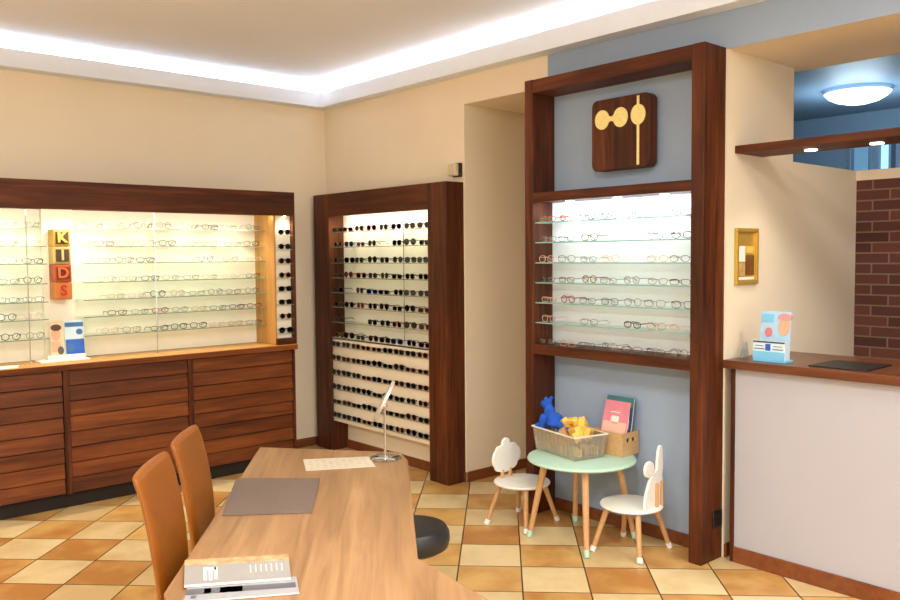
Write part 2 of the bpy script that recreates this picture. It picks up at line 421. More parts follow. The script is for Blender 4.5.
def lens_outline(shape, n=20):
    P = []
    for k in range(n):
        a = 2*PI*k/n; c, s = math.cos(a), math.sin(a)
        if shape == 'round': x, z = .0225*c, .0215*s
        elif shape == 'rectangular': x, z = .0265*math.copysign(abs(c)**.55, c), .0155*math.copysign(abs(s)**.55, s)
        elif shape == 'oval': x, z = .0262*c, .0175*math.copysign(abs(s)**.85, s)
        elif shape == 'aviator': x, z = .0285*c, .0235*s; x *= 1-.16*(z < 0)*abs(s); 
        else: x, z = .0262*math.copysign(abs(c)**.7, c), .0195*math.copysign(abs(s)**.7, s)      # square
        P.append((x, z))
    return P
EYE = {'round': .0225, 'rectangular': .0265, 'oval': .0262, 'aviator': .0285, 'square': .0262}
HGT = {'round': .0215, 'rectangular': .0155, 'oval': .0175, 'aviator': .0235, 'square': .0195}
PROTO = {}
def make_eyewear(kind, shape, colour, thick, folded, lens):
    r = thing(kind, None, None)
    out = lens_outline(shape); zc = HGT[shape]+thick; ex = EYE[shape]+.0095
    fr = MB()
    for s in (-1, 1):
        fr.tube([(s*(ex+x*s), 0, zc+z) for x, z in out], thick, 5, closed=True)
    zt = zc+HGT[shape]*.45
    fr.tube([(-.0105, 0, zt), (0, -.002, zt+.003), (.0105, 0, zt)], thick*1.1, 5)
    xo = ex+EYE[shape]
    for s in (-1, 1): fr.tube([(s*(xo-.002), 0, zt), (s*(xo+.006), .004, zt)], thick*1.25, 5)
    fr.build('front_frame', RIM[colour], r, smooth=True)
    for s in (-1, 1):
        l = MB(); l.prism([(s*ex+x*.97, zc+z*.97) for x, z in out], (0, .0016, 0), lambda a, b: (a, -.0008, b)); l.build('lens', lens, r)
    for s in (-1, 1):
        t = MB()
        if folded: t.tube([(s*(xo+.006), .004, zt), (s*(xo+.004), .012+.004*s, zt), (s*-.03, .013+.004*s, zt-.002), (s*-.055, .012+.004*s, zt-.02)], thick*1.1, 5)
        else: t.tube([(s*(xo+.006), .004, zt), (s*(xo+.007), .084, zt+.001), (s*(xo+.003), .122, max(.003, zt-.02))], [thick*1.15, thick, thick*1.1], 5)
        t.build('temple', RIM[colour], r, smooth=True)
    return r
def eyewear(sun, loc, rotz, where, group, rng, folded=False, bold=.3):
    if sun:
        shape = rng.choice(['square', 'aviator', 'round', 'rectangular', 'square'])
        colour = rng.choice(['black', 'black', 'dark brown', 'dark brown', 'tortoiseshell', 'red', 'blue'] if not folded else ['black', 'black', 'black', 'dark brown', 'tortoiseshell'])
        lens = SUNL[rng.choice(['dark', 'dark', 'dark', 'brown', 'green'])]; thick = .0028; kind = 'sunglasses'
    else:
        shape = rng.choice(['rectangular', 'oval', 'square', 'round', 'rectangular'])
        if rng.random() < bold: colour, thick = rng.choice(['black', 'dark brown', 'black', 'tortoiseshell', 'black', 'red', 'blue']), .0025
        else: colour, thick = rng.choice(['dark grey', 'gold', 'grey', 'pale brown', 'pale pink', 'dark grey', 'dark brown', 'grey']), .0016
        lens = CLEAR; kind = 'eyeglasses'
    key = (kind, shape, colour, thick, folded, lens.name)
    if key not in PROTO: PROTO[key] = o = make_eyewear(kind, shape, colour, thick, folded, lens)
    else: o = copy_thing(PROTO[key])
    o.location = loc; o.rotation_euler = (0, 0, rotz)
    if folded: o.scale = (.92, .92, .92)
    tag(o, '%s %s %s, %s' % (colour, shape, kind, where), kind, group)
    return o

# ------------------------------------------------------------------ long cabinet wall
SX = [.84, 1.70, 2.56, 3.43]
for i, who in enumerate(['stained pine base cabinet under the white paper and the letter blocks',
                         'stained pine base cabinet behind the two leather chairs, middle of three',
                         'slatted stained pine base cabinet at the end by the room corner']):
    x0, x1 = SX[i], SX[i+1]
    r = thing('base_cabinet', who, 'cabinet', ((x0+x1)/2, 5.9, 0), group='slatted base cabinets')
    O = r.location
    MB().box(x0, x1, 5.785, 6.24, .1, .925).build('carcass', DARK, r, off=O)
    p = MB(); n = 8; h = (.925-.104)/n
    for k in range(n):
        z0 = .104+k*h; t = .004*((k*7+i*3) % 3)
        p.hexa([(x0+.022, 5.752-t*.0, z0+.004), (x1-.022, 5.752, z0+.004), (x1-.022, 5.784, z0+.004), (x0+.022, 5.784, z0+.004),
                (x0+.022, 5.768-t*.6, z0+h-.003), (x1-.022, 5.768-t*.6, z0+h-.003), (x1-.022, 5.784, z0+h-.003), (x0+.022, 5.784, z0+h-.003)])
    p.build('front_panel', PLANKW, r, off=O, bevel=.0015)
    for s in ((x0, x0+.018), (x1-.018, x1)): MB().box(s[0], s[1], 5.75, 5.785, .1, .925).build('stile', WZ, r, off=O)
    MB().box(x0, x1, 5.81, 6.2, 0, .1).build('plinth', DARK, r, off=O)
o = MB().box(.82, 3.45, 5.742, 6.245, .927, .97).build('worktop', CTOP, bevel=.003, off=(2.1, 6, .927), loc=(2.1, 6, .927))
MB().box(.82, 3.45, 5.738, 5.7425, .928, .966).build('edge_strip', RX, o, off=(2.1, 6, .927))
tag(o, 'long orange-brown wooden worktop along the slatted base cabinets', 'countertop')

r = thing('display_cabinet', 'long open eyeglasses cabinet with dark fascia and white backlit shelves', 'cabinet', (2.1, 6.0, .97)); O = r.location
MB().box(.82, 3.45, 5.75, 5.79, 1.985, 2.17).build('fascia', WX, r, off=O, bevel=.003)
MB().box(.82, 3.45, 5.79, 6.245, 2.0, 2.03).build('top_panel', WX, r, off=O)
MB().box(.82, 3.283, 6.10, 6.13, .972, 2.0).build('back_panel', PANELW, r, off=O)
MB().box(1.665, 1.865, 6.05, 6.10, .972, 2.0).build('middle_panel', PANELW, r, off=O)
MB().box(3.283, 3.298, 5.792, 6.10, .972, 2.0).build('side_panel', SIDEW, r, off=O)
MB().box(3.298, 3.432, 5.80, 5.815, 1.02, 2.0).build('end_panel', PANELW, r, off=O)
MB().box(3.285, 3.432, 5.756, 5.815, .972, 1.02).build('end_plinth', WX, r, off=O)
MB().box(3.432, 3.45, 5.75, 6.245, .972, 1.985).build('end_post', WZ, r, off=O)
MB().box(.82, .84, 5.75, 6.245, .972, 1.985).build('side_panel', WZ, r, off=O)
LZ = [1.876, 1.748, 1.631, 1.4996, 1.378, 1.261, 1.132]
for z in LZ:
    for (a, b_) in ((.84, 1.655), (1.88, 3.28)):
        w = MB().box(a, b_, 5.921, 6.095, z-.006, z, 0).box(a, b_, 5.919, 5.921, z-.006, z, 1)
        w.build('glass_shelf', [GLASS, EDGE], r, off=O)
EZ = [1.835, 1.722, 1.61, 1.497, 1.392, 1.287, 1.174, 1.06]
for z in EZ:
    MB().box(3.3, 3.43, 5.757, 5.799, z-.005, z, 0).build('glass_shelf', [GLASS], r, off=O)
for x in (1.53, 2.385):
    MB().tube([(x, 5.912, .972), (x, 5.912, 2.0)], .004, 8).build('upright_rod', CHROME, r, off=O, smooth=True)
DLX = [1.1, 1.45, 1.80, 2.03, 2.36, 2.70, 3.03]
for x in DLX:
    MB().lathe([(0, 1.998), (.022, 1.998), (.028, 1.996), (.028, 2.0)], (x, 5.87, 0), 16).build('downlight', BULB, r, off=O)
MB().lathe([(0, 1.978), (.008, 1.978), (.010, 1.976), (.010, 1.985)], (3.37, 5.77, 0), 16).build('downlight', BULB, r, off=O)
rng = random.Random(3)
for i, z in enumerate(LZ):
    xs = []; x = 3.19 - rng.random()*.03
    while x > 1.96:
        xs.append(x); x -= rng.choice([.15, .155, .16, .15, .2])
    for x in (1.57, 1.415): xs.append(x + rng.uniform(-.012, .012))
    for k, x in enumerate(xs):
        if 1 < i < 6 and rng.random() < .05: continue
        eyewear(False, (x, 5.945+rng.uniform(-.006, .004), z+.0005), rng.uniform(-.12, .12),
                '%s shelf down in the long cabinet, %s from its wooden end' % (ORD[i+1], ORD[k+1]), 'eyeglasses in the long cabinet', rng, bold=.34)
for i, z in enumerate(EZ):
    eyewear(True, (3.366, 5.771, z+.0005), .0, '%s down the narrow column at the long cabinet end' % ORD[i+1], 'sunglasses in the narrow column', rng, folded=True)

# letter blocks
def text_mesh(name, s, size, depth, mat, parent, M):
    cu = bpy.data.curves.new(name, 'FONT'); cu.body = s; cu.size = size; cu.extrude = depth; cu.align_x = 'CENTER'; cu.align_y = 'CENTER'
    cu.offset = size*.02
    t = bpy.data.objects.new('tmp_text', cu); COL.objects.link(t)
    dg = bpy.context.evaluated_depsgraph_get(); me = bpy.data.meshes.new_from_object(t.evaluated_get(dg))
    bpy.data.objects.remove(t); me.materials.clear(); me.materials.append(mat); me.transform(M)
    me.name = name
    o = bpy.data.objects.new(name, me); COL.objects.link(o); o.parent = parent
    return o
BLK = [('S', (190, 118, 56), (196, 116, 50), (178, 30, 18), 'orange letter block with red S, lowest of the hanging four'),
       ('D', (170, 78, 34), (112, 34, 14), (206, 104, 46), 'red-orange letter block with D between S and I blocks'),
       ('I', (180, 156, 92), (62, 48, 26), (200, 178, 116), 'beige letter block with I between D and K blocks'),
       ('K', (184, 144, 50), (56, 40, 14), (214, 178, 66), 'yellow letter block with K, topmost of the hanging four')]
for k, (ch, body, field, letter, lab) in enumerate(BLK):
    z = 1.386+k*.1195
    r = thing('letter_block', lab, 'letter block', (1.757, 5.99, z), 0, 'letter blocks spelling a word')
    MB().box(-.056, .056, -.06, .058, 0, .118).build('block', flat('block_'+ch, body, .55, var=.1, scale=20), r, bevel=.006)
    MB().box(-.042, .042, -.063, -.06, .017, .101).build('letter_field', flat('field_'+ch, field, .6), r)
    text_mesh('letter', ch, .098, .0025, flat('letter_'+ch, letter, .55), r, Matrix.Translation((0, -.066, .059)) @ Matrix.Rotation(PI/2, 4, 'X'))

# leaflet stand, paper
r = thing('leaflet_stand', 'white countertop stand holding two glossy leaflets below the letter blocks', 'leaflet stand', (1.75, 5.94, .97)); O = r.location
MB().box(1.585, 1.90, 5.87, 6.02, .9705, .982).build('tray', PAPER, r, off=O, bevel=.002)
MB().box(1.65, 1.89, 5.93, 6.0, .982, 1.008).build('base', PAPER, r, off=O, bevel=.003)
w = MB().hexa([(1.675, 5.962, 1.0), (1.763, 5.962, 1.0), (1.763, 5.966, 1.0), (1.675, 5.966, 1.0), (1.675, 5.992, 1.24), (1.763, 5.992, 1.24), (1.763, 5.996, 1.24), (1.675, 5.996, 1.24)])
lf = w.build('leaflet', flat('leaflet_cream', (226, 210, 176), .4), r, off=O); lf['label'] = 'cream leaflet with a portrait photo'
def onlean(x, z, dy=-.001): return (x, 5.962+(z-1.0)*.125+dy, z)
def patch(mb, x0, x1, z0, z1, t=.0012, mi=0):
    a = [onlean(x0, z0, -t), onlean(x1, z0, -t), onlean(x1, z0, .0), onlean(x0, z0, .0), onlean(x0, z1, -t), onlean(x1, z1, -t), onlean(x1, z1, .0), onlean(x0, z1, .0)]
    mb.hexa(a, mi)
def opatch(mb, cx, cz, rx, rz, mi, t=.0016):
    mb.mi = mi
    mb.prism([(cx+rx*math.cos(2*PI*k/20), cz+rz*math.sin(2*PI*k/20)) for k in range(20)], (0, t, 0), lambda a, b: onlean(a, b, -t-.0004))
w = MB(); opatch(w, 1.712, 1.15, .03, .045, 0); opatch(w, 1.715, 1.195, .034, .022, 1, .003); patch(w, 1.68, 1.74, 1.03, 1.10, .0012, 0); opatch(w, 1.737, 1.04, .02, .028, 2, .003)
w.build('portrait_print', [SKIN, HAIR, GREYD], lf, off=(0,0,0))
w = MB().hexa([onlean(1.768, 1.0, 0), onlean(1.895, 1.0, 0), onlean(1.895, 1.0, .004), onlean(1.768, 1.0, .004), onlean(1.768, 1.238, 0), onlean(1.895, 1.238, 0), onlean(1.895, 1.238, .004), onlean(1.768, 1.238, .004)])
lg = w.build('leaflet', PBLUE, r, off=O); lg['label'] = 'pale blue leaflet with a strong blue lower half'
w = MB(); patch(w, 1.772, 1.893, 1.01, 1.11, .0012, 0); patch(w, 1.772, 1.893, 1.195, 1.225, .0012, 1); opatch(w, 1.865, 1.16, .022, .02, 1); opatch(w, 1.80, 1.055, .022, .03, 1, .003)
w.build('blue_print', [SBLUE, flat('mid_blue_print', (60, 110, 170), .4)], lg, off=(0,0,0))
for ch in (lf, lg):
    for g in ch.children: g.location = -Vector(O)
o = MB().prism([(1.22, 5.765), (1.41, 5.76), (1.46, 5.90), (1.27, 5.91)], (0, 0, .002)).build('paper_sheet', PAPER, off=(1.34, 5.83, 0), loc=(1.34, 5.83, .9706))
tag(o, 'white paper sheet lying on the long wooden worktop', 'paper')

# ------------------------------------------------------------------ corner case with sunglasses
XF = 3.90
r = thing('sunglasses_case', 'dark wooden floor-standing display case full of sunglasses in the room corner', 'display case', (3.98, 5.3, 0)); O = r.location
MB().box(XF, WB, 5.957, 6.188, 0, 2.19).build('post', WZ, r, off=O, bevel=.003)
MB().box(XF, WB, 4.447, 4.655, 0, 2.19).build('post', WZ, r, off=O, bevel=.003)
MB().box(XF, XF+.035, 4.655, 5.957, 2.0, 2.19).build('fascia', WY, r, off=O, bevel=.002)
MB().box(XF+.035, WB, 4.655, 5.957, 2.02, 2.05).build('top_panel', WY, r, off=O)
MB().box(4.052, 4.066, 4.655, 5.957, .975, 2.02).build('back_panel', PANELW, r, off=O)
MB().box(3.925, 3.945, 4.655, 5.957, .258, .975).build('lower_board', BOARDW, r, off=O)
MB().box(3.925, 4.045, 4.655, 5.957, .962, .978).build('ledge', BOARDW, r, off=O)
SZ = [1.868, 1.742, 1.61, 1.485, 1.36, 1.238, 1.11]
for z in SZ:
    w = MB().box(3.918, 4.04, 4.657, 5.955, z-.005, z, 0).box(3.916, 3.918, 4.657, 5.955, z-.005, z, 1)
    w.build('glass_shelf', [GLASS, EDGE], r, off=O)
MB().tube([(4.02, 5.09, .98), (4.02, 5.09, 2.02)], .004, 8).build('upright_rod', CHROME, r, off=O, smooth=True)
BZ = [.905, .785, .662, .54, .418, .30]
for z in BZ:
    MB().box(3.90, 3.926, 4.66, 5.952, z-.004, z).build('rail', ACRYL, r, off=O)
DLY = [4.82, 5.15, 5.48, 5.8]
for y in DLY: MB().lathe([(0, 2.018), (.02, 2.018), (.025, 2.016), (.025, 2.02)], (3.975, y, 0), 16).build('downlight', BULB, r, off=O)
rng = random.Random(11)
for i, z in enumerate(SZ+[.978]):
    n = 8
    for k in range(n):
        y = 5.87-k*(1.13/(n-1))+rng.uniform(-.015, .015)
        if rng.random() < .06: continue
        eyewear(True, (3.932, y, z+.0005), -PI/2+rng.uniform(-.15, .15), '%s shelf down in the corner case, %s from the corner' % (ORD[i+1], ORD[k+1]), 'sunglasses on the corner case shelves', rng)
for i, z in enumerate(BZ):
    for k in range(9):
        y = 5.88-k*(1.15/8)+rng.uniform(-.003, .003)
        eyewear(True, (3.905, y, z+.0005), -PI/2, '%s row of the lower board, %s from the corner' % (ORD[i+1], ORD[k+1]), 'sunglasses on the lower board', rng, folded=True)
r = thing('wall_sensor', 'small beige box sensor on the wall above the sunglasses case', 'sensor', (4.03, 4.5, 2.28)); O = r.location
MB().box(4.0, 4.045, 4.465, 4.545, 2.235, 2.325).build('housing', DEVB, r, off=O, bevel=.012, seg=3)
MB().box(4.045, 4.068, 4.455, 4.54, 2.23, 2.33).build('bracket', SOCK, r, off=O, bevel=.004)

# ------------------------------------------------------------------ tall frame
XT = 3.86
r = thing('tall_display_frame', 'tall dark wooden display frame with glass shelves and a sign above', 'display frame', (3.96, 3.0, 0)); O = r.location
XW = WB-.003
MB().box(XT, XW, 3.575, 3.643, 0, 2.752).build('post', WZ, r, off=O, bevel=.003)
MB().box(XT, XW, 2.37, 2.447, 0, 2.752).build('post', WZ, r, off=O, bevel=.003)
MB().box(XT, XW, 2.447, 3.575, 2.668, 2.75).build('top_beam', WY, r, off=O, bevel=.002)
MB().box(XT, XW, 2.447, 3.575, 1.992, 2.05).build('middle_beam', WY, r, off=O, bevel=.002)
MB().box(XT, XW, 2.447, 3.575, 1.037, 1.098).build('lower_beam', WY, r, off=O, bevel=.002)
MB().box(4.045, XW-.001, 2.447, 3.575, 1.098, 1.992).build('back_panel', PANELC, r, off=O)
TZ = [1.867, 1.742, 1.615, 1.49, 1.364, 1.238]
for z in TZ:
    w = MB().box(3.882, 4.04, 2.45, 3.572, z-.008, z, 0).box(3.879, 3.882, 2.45, 3.572, z-.008, z, 1)
    w.build('glass_shelf', [GLASS, EDGEC], r, off=O)
    MB().box(3.873, 3.895, 2.447, 2.455, z-.022, z-.0085).build('shelf_clip', SOCK, r, off=O)
DLT = [2.68, 3.0, 3.36]
for y in DLT: MB().lathe([(0, 1.990), (.022, 1.990), (.027, 1.988), (.027, 1.992)], (3.965, y, 0), 16).build('downlight', BULBC, r, off=O)
rng = random.Random(5)
for i, z in enumerate(TZ+[1.098]):
    n = 7
    for k in range(n):
        y = 3.49-k*(.96/(n-1))+rng.uniform(-.012, .012)
        if rng.random() < .08: continue
        eyewear(False, (3.905, y, z+.0005), -PI/2+rng.uniform(-.15, .15), '%s shelf down in the tall frame, %s from the passage' % (ORD[i+1], ORD[k+1]), 'eyeglasses in the tall frame', rng, bold=.3)
# emblem sign
r = thing('emblem_sign', 'square dark wooden sign with gold spectacles emblem at the frame top', 'sign', (4.0, 2.985, 2.16)); O = r.location
def rrect(a0, a1, b0, b1, rad, n=6):
    P = []
    for cx, cy, s in ((a1-rad, b0+rad, -PI/2), (a1-rad, b1-rad, 0), (a0+rad, b1-rad, PI/2), (a0+rad, b0+rad, PI)):
        P += [(cx+rad*math.cos(s+PI/2*k/n), cy+rad*math.sin(s+PI/2*k/n)) for k in range(n+1)]
    return P
MB().prism(rrect(2.782, 3.197, 2.156, 2.574, .04), (.07, 0, 0), lambda y, z: (3.972, y, z)).build('sign_board', WZ, r, off=O, bevel=.004)
MB().box(4.042, 4.066, 2.86, 3.12, 2.25, 2.47).build('mount', SOCK, r, off=O)
w = MB()
def disc(y, z, ry, rz): w.prism([(y+ry*math.cos(2*PI*k/32), z+rz*math.sin(2*PI*k/32)) for k in range(32)], (.004, 0, 0), lambda a, b: (3.968, a, b))
disc(3.118, 2.456, .052, .057); disc(2.985, 2.456, .052, .057)
w.prism([(3.085, 2.480), (3.0515, 2.467), (3.018, 2.480), (3.018, 2.430), (3.0515, 2.443), (3.085, 2.430)], (.0045, 0, 0), lambda a, b: (3.9672, a, b))
w.build('spectacles_emblem', GOLDL, r, off=O)
w = MB(); disc(2.862, 2.456, .05, .058); w.box(3.9682, 3.9718, 2.854, 2.870, 2.172, 2.562)
w.build('monocle_emblem', GOLDL, r, off=O)
o = MB().box(3.965, 4.055, 2.362, 2.3695, .18, .272).build('power_socket', SOCK, bevel=.003, off=(4.01, 2.366, .226), loc=(4.01, 2.366, .226))
tag(o, 'dark power socket low on the outer side of the tall frame', 'socket')

# ------------------------------------------------------------------ reception
r = thing('reception_counter', 'reception counter with pale grey front panel and brown wooden top', 'counter', (4.2, 1.2, 0)); O = r.location
ya, yb = -.6, 2.31
MB().box(4.058, 4.6, ya, yb-.02, .0, 1.05).build('body', RPANEL, r, off=O)
MB().box(4.05, 4.058, ya, yb-.022, .085, 1.05).build('front_panel', RPANEL, r, off=O)
MB().box(4.042, 4.62, yb-.02, yb, 0, 1.05).build('end_panel', WZ, r, off=O, bevel=.002)
MB().box(4.04, 4.05, ya, yb-.021, 0, .085).build('kick_board', SKIRT, r, off=O, bevel=.002)
MB().box(4.0, 4.62, ya, 2.335, 1.051, 1.095).build('counter_top', wood('reception_top', (66, 33, 18), (96, 52, 29), (118, 70, 42), 'y', .3), r, off=O, bevel=.003)
o = MB().box(4.06, 4.36, 1.62, 1.90, 0, .006).build('desk_pad', BLACKP, off=(4.2, 1.76, 0), loc=(4.2, 1.76, 1.0955))
tag(o, 'dark pad lying flat on the reception counter top', 'pad')
r = thing('leaflet_holder', 'light blue leaflet holder with a face standing on the reception counter', 'leaflet holder', (4.12, 2.115, 1.0955), 0)
MB().box(-.05, .036, -.088, .088, 0, .012).build('base', LBLUE, r, bevel=.002)
MB().hexa([(.0, -.085, .012), (.004, -.085, .012), (.004, .085, .012), (.0, .085, .012), (.03, -.08, .26), (.034, -.08, .26), (.034, .082, .26), (.03, .082, .26)]).build('back_card', flat('sky_card', (168, 208, 236), .4, var=.12, scale=12), r)
w = MB().box(-.05, -.046, -.088, .088, .012, .11, 0).box(-.046, .0, -.088, -.084, .012, .11, 0).box(-.046, .0, .084, .088, .012, .11, 0)
w.box(-.0515, -.05, -.086, .086, .012, .055, 1).box(-.0515, -.05, -.086, .086, .1, .108, 2).box(-.0515, -.05, -.01, .018, .06, .095, 3)
for k in range(2): w.box(-.0512, -.05, -.078+k*.10, -.02+k*.10, .066, .07, 2).box(-.0512, -.05, -.07+k*.10, -.025+k*.10, .082, .085, 2)
w.build('pocket', [PBLUE, LBLUE, TXT, SBLUE], r)
w = MB()
w.mi = 0; w.prism([(-.048+.03*math.cos(2*PI*k/20), .185+.05*math.sin(2*PI*k/20)) for k in range(20)], (.012, 0, 0), lambda a, b: ((b-.012)*.121-.006, a, b))
w.mi = 1; w.prism([(-.05+.036*math.cos(2*PI*k/20), .232+.02*math.sin(2*PI*k/20)) for k in range(20)], (.012, 0, 0), lambda a, b: ((b-.012)*.121-.007, a, b))
w.mi = 2; w.prism([(.01, .205), (.075, .205), (.075, .245), (.01, .245)], (.008, 0, 0), lambda a, b: ((b-.012)*.121-.005, a, b))
w.mi = 3; w.prism([(.035+.02*math.cos(2*PI*k/12), .15+.025*math.sin(2*PI*k/12)) for k in range(12)], (.008, 0, 0), lambda a, b: ((b-.012)*.121-.005, a, b))
w.build('print', [SKIN, flat('rosy_hair', (206, 150, 150), .5), LBLUE, flat('red_mark', (210, 120, 120), .5)], r)
o = MB().prism([(-.03, 0), (.03, 0), (.012, .085), (.004, .085)], (0, .02, 0), lambda a, b: (a, -.01, b)).build('acrylic_sign', ACRYL, loc=(4.16, 2.30, 1.0955))
tag(o, 'small clear acrylic stand at the end of the reception counter', 'stand')
r = thing('overhead_canopy', 'dark wooden light canopy board spanning above the reception counter', 'canopy', (4.25, 1, 2.2)); O = r.location
MB().box(4.147, 4.44, -.85, 2.361, 2.2, 2.24).build('board', WY, r, off=O, bevel=.003)
DLR = [(4.33, 2.03), (4.33, 1.70), (4.33, 1.36), (4.33, 1.0)]
for x, y in DLR: MB().lathe([(0, 2.197), (.026, 2.197), (.032, 2.195), (.032, 2.2)], (x, y, 0), 20).build('downlight', BULBC, r, off=O)
r = thing('picture_frame', 'narrow gold framed picture on the cream wall beside the reception counter', 'picture', (4.267, YR, 1.64)); O = r.location
a0, a1, b0, b1 = 4.151, 4.384, 1.490, 1.798
w = MB().box(a0, a1, YR-.02, YR-.001, b0, b0+.02).box(a0, a1, YR-.02, YR-.001, b1-.02, b1).box(a0, a0+.02, YR-.02, YR-.001, b0+.02, b1-.02).box(a1-.02, a1, YR-.02, YR-.001, b0+.02, b1-.02)
w.build('frame', FRAMEG, r, off=O, bevel=.003)
w = MB().box(a0+.02, a1-.02, YR-.006, YR-.002, b0+.02, b1-.02, 0)
w.box(a0+.035, a0+.105, YR-.008, YR-.006, 1.615, 1.70, 1).box(a0+.11, a1-.03, YR-.008, YR-.006, 1.54, 1.65, 2).box(a0+.03, a0+.10, YR-.008, YR-.006, 1.535, 1.61, 3).box(a0+.03, a1-.03, YR-.0085, YR-.006, 1.515, 1.53, 1).box(a0+.12, a1-.04, YR-.008, YR-.006, 1.66, 1.70, 4)
w.build('print', [GOLD, PAPER, flat('brown_print', (120, 78, 34), .5, var=.3, scale=30), flat('tan_print', (196, 160, 106), .5, var=.2, scale=30), YEL], r, off=O)
r = thing('ceiling_lamp', 'round frosted bowl lamp glowing on the blue back room ceiling', 'lamp', (6.84, 2.84, 2.95))
MB().lathe([(.10, 0), (.10, -.03), (.0, -.03)], n=24).build('mount', CHROME, r, smooth=True)
MB().lathe([(0, -.115), (.08, -.11), (.16, -.09), (.215, -.06), (.245, -.03), (.245, -.025), (.10, -.022)], n=40).build('bowl', LAMPE, r, smooth=True)

# ------------------------------------------------------------------ desk and what lies on it
DWD = Vector((.602, .799, 0)); DF = Vector((.799, -.602, 0)); DL = Vector((.883, 2.184, 0))
ANG = math.atan2(.799, .602)
r = thing('consulting_desk', 'large angled oak desk with the mirror and magazines', 'desk', (1.6, 2.5, 0)); O = r.location
poly = [(1.925, 3.567), (.878, 2.18), (.80, 1.85), (.62, .95), (1.40, .85), (1.47, 1.25), (1.498, 1.546), (1.552, 1.912), (2.284, 2.877), (2.352, 3.022)]
MB().prism(poly, (0, 0, .036), lambda a, b: (a, b, .714)).build('desk_top', DESK, r, off=O, bevel=.004)
def slab(s0, s1, u0, u1, z0, z1):
    P = [DL+DWD*s+DF*u for s, u in ((s0, u0), (s0, u1), (s1, u1), (s1, u0))]
    return MB().hexa([(p.x, p.y, z0) for p in P]+[(p.x, p.y, z1) for p in P])
slab(1.45, 1.49, .12, .56, 0, .714).build('panel_leg', DESK, r, off=O, bevel=.002)
slab(.10, .14, .12, .50, 0, .714).build('panel_leg', DESK, r, off=O, bevel=.002)
slab(.14, 1.45, .32, .34, .35, .714).build('modesty_panel', DESK, r, off=O)
MB().box(.80, 1.30, 1.05, 1.09, 0, .714).build('panel_leg', DESK, r, off=O, bevel=.002)
o = MB().prism([(1.301, 2.694), (1.552, 2.506), (1.821, 2.874), (1.568, 3.112)][::1], (0, 0, .005)).build('desk_mat', MATG, off=(1.56, 2.8, 0), loc=(1.56, 2.8, .7505), bevel=.002)
tag(o, 'grey-brown rectangular mat lying on the oak desk', 'desk mat')
def quadmesh(P, z0, t, mi=None):
    return MB().prism(P, (0, 0, t), lambda a, b: (a, b, z0))
r = thing('printed_card', 'pale printed card lying on the desk by the mirror stand', 'card', (2.02, 3.03, .7505)); O = r.location
quadmesh([(1.939, 3.198), (1.846, 3.024), (2.105, 2.878), (2.186, 3.041)], .7508, .003).build('sheet', flat('ivory_card', (200, 190, 168), .5), r, off=O)
w = MB(); A, B, Cc, D_ = Vector((1.846, 3.024)), Vector((2.105, 2.878)), Vector((2.186, 3.041)), Vector((1.939, 3.198))
def uv(u, v): p = A.lerp(B, u).lerp(D_.lerp(Cc, u), v); return (p.x, p.y)
for j in range(5):
    for i in range(9):
        u, v = .06+i*.1, .14+j*.17; w.prism([uv(u, v), uv(u+.07, v), uv(u+.07, v+.03), uv(u, v+.03)], (0, 0, .0006), lambda a, b: (a, b, .7538), mi=(i+j) % 3)
w.build('print', [flat('pale_print_a', (170, 150, 156), .6), flat('pale_print_b', (206, 176, 104), .6), flat('pale_print_c', (150, 164, 150), .6)], r, off=O)
# table mirror
r = thing('table_mirror', 'chrome tilting table mirror on a round base on the desk', 'mirror', (2.224, 2.965, .751))
MB().lathe([(0, 0), (.07, 0), (.072, .004), (.066, .009), (.02, .013), (0, .014)], n=40).build('base', CHROME, r, smooth=True)
MB().tube([(0, 0, .012), (0, 0, .235)], .0055, 12).build('stem', CHROME, r, smooth=True)
Mr = Matrix.Rotation(math.radians(42), 4, 'Z') @ Matrix.Rotation(math.radians(64), 4, 'X')
Mr = Matrix.Rotation(math.atan2(-.66, .75), 4, 'Z') @ Matrix.Rotation(math.radians(-62), 4, 'Y') @ Matrix.Rotation(math.radians(2), 4, 'X')
Mr = Mr @ Matrix.Rotation(PI, 4, 'X')
mr = MB().lathe([(0, -.008), (.07, -.007), (.098, -.006), (.1, 0), (.098, .006), (.092, .006), (.09, .003), (0, .003)], n=48, M=Mr).build('mirror_head', STEEL, r, loc=(-.004, 0, .262), smooth=True)
MB().lathe([(0, .0035), (.09, .0035), (.09, .0045), (0, .0045)], n=40, M=Mr).build('mirror_glass', MIRR, mr)
MB().ball((0, 0, .24), .012).build('joint', CHROME, r, smooth=True)
# magazines
def magazine(P, z, t, label, mats, build_prints):
    cx = sum(p[0] for p in P)/4; cy = sum(p[1] for p in P)/4
    r = thing('magazine', label, 'magazine', (cx, cy, z), 0, 'magazines on the desk'); O = Vector((cx, cy, z))
    quadmesh(P, z+.001, t-.002).build('pages', PAPER, r, off=O)
    quadmesh(P, z+t-.001, .001).build('cover', mats[0], r, off=O)
    A, B, C_, D2 = [Vector(p) for p in P]
    def uv(u, v): p = A.lerp(B, u).lerp(D2.lerp(C_, u), v); return (p.x, p.y)
    w = MB()
    for (u0, u1, v0, v1, mi) in build_prints:
        w.prism([uv(u0, v0), uv(u1, v0), uv(u1, v1), uv(u0, v1)], (0, 0, .0005), lambda a, b: (a, b, z+t), mi=mi)
    w.build('cover_print', mats[1:], r, off=O)
Lw = [(.888, 2.073), (1.145, 1.92), (1.196, 2.02), (.95, 2.185)]
magazine(Lw, .7505, .007, 'lower magazine with white edge lying under the grey one', [flat('pale_grey_cover', (150, 150, 155), .4), GREYD, ORANGEP, PAPER],
         [(.0, .98, .30, .62, 0), (.3, .5, .3, .62, 1), (.16, .22, .32, .6, 2), (.05, .1, .1, .25, 0)])
Up = [(.925, 2.156), (1.17, 2.005), (1.256, 2.166), (1.005, 2.333)]
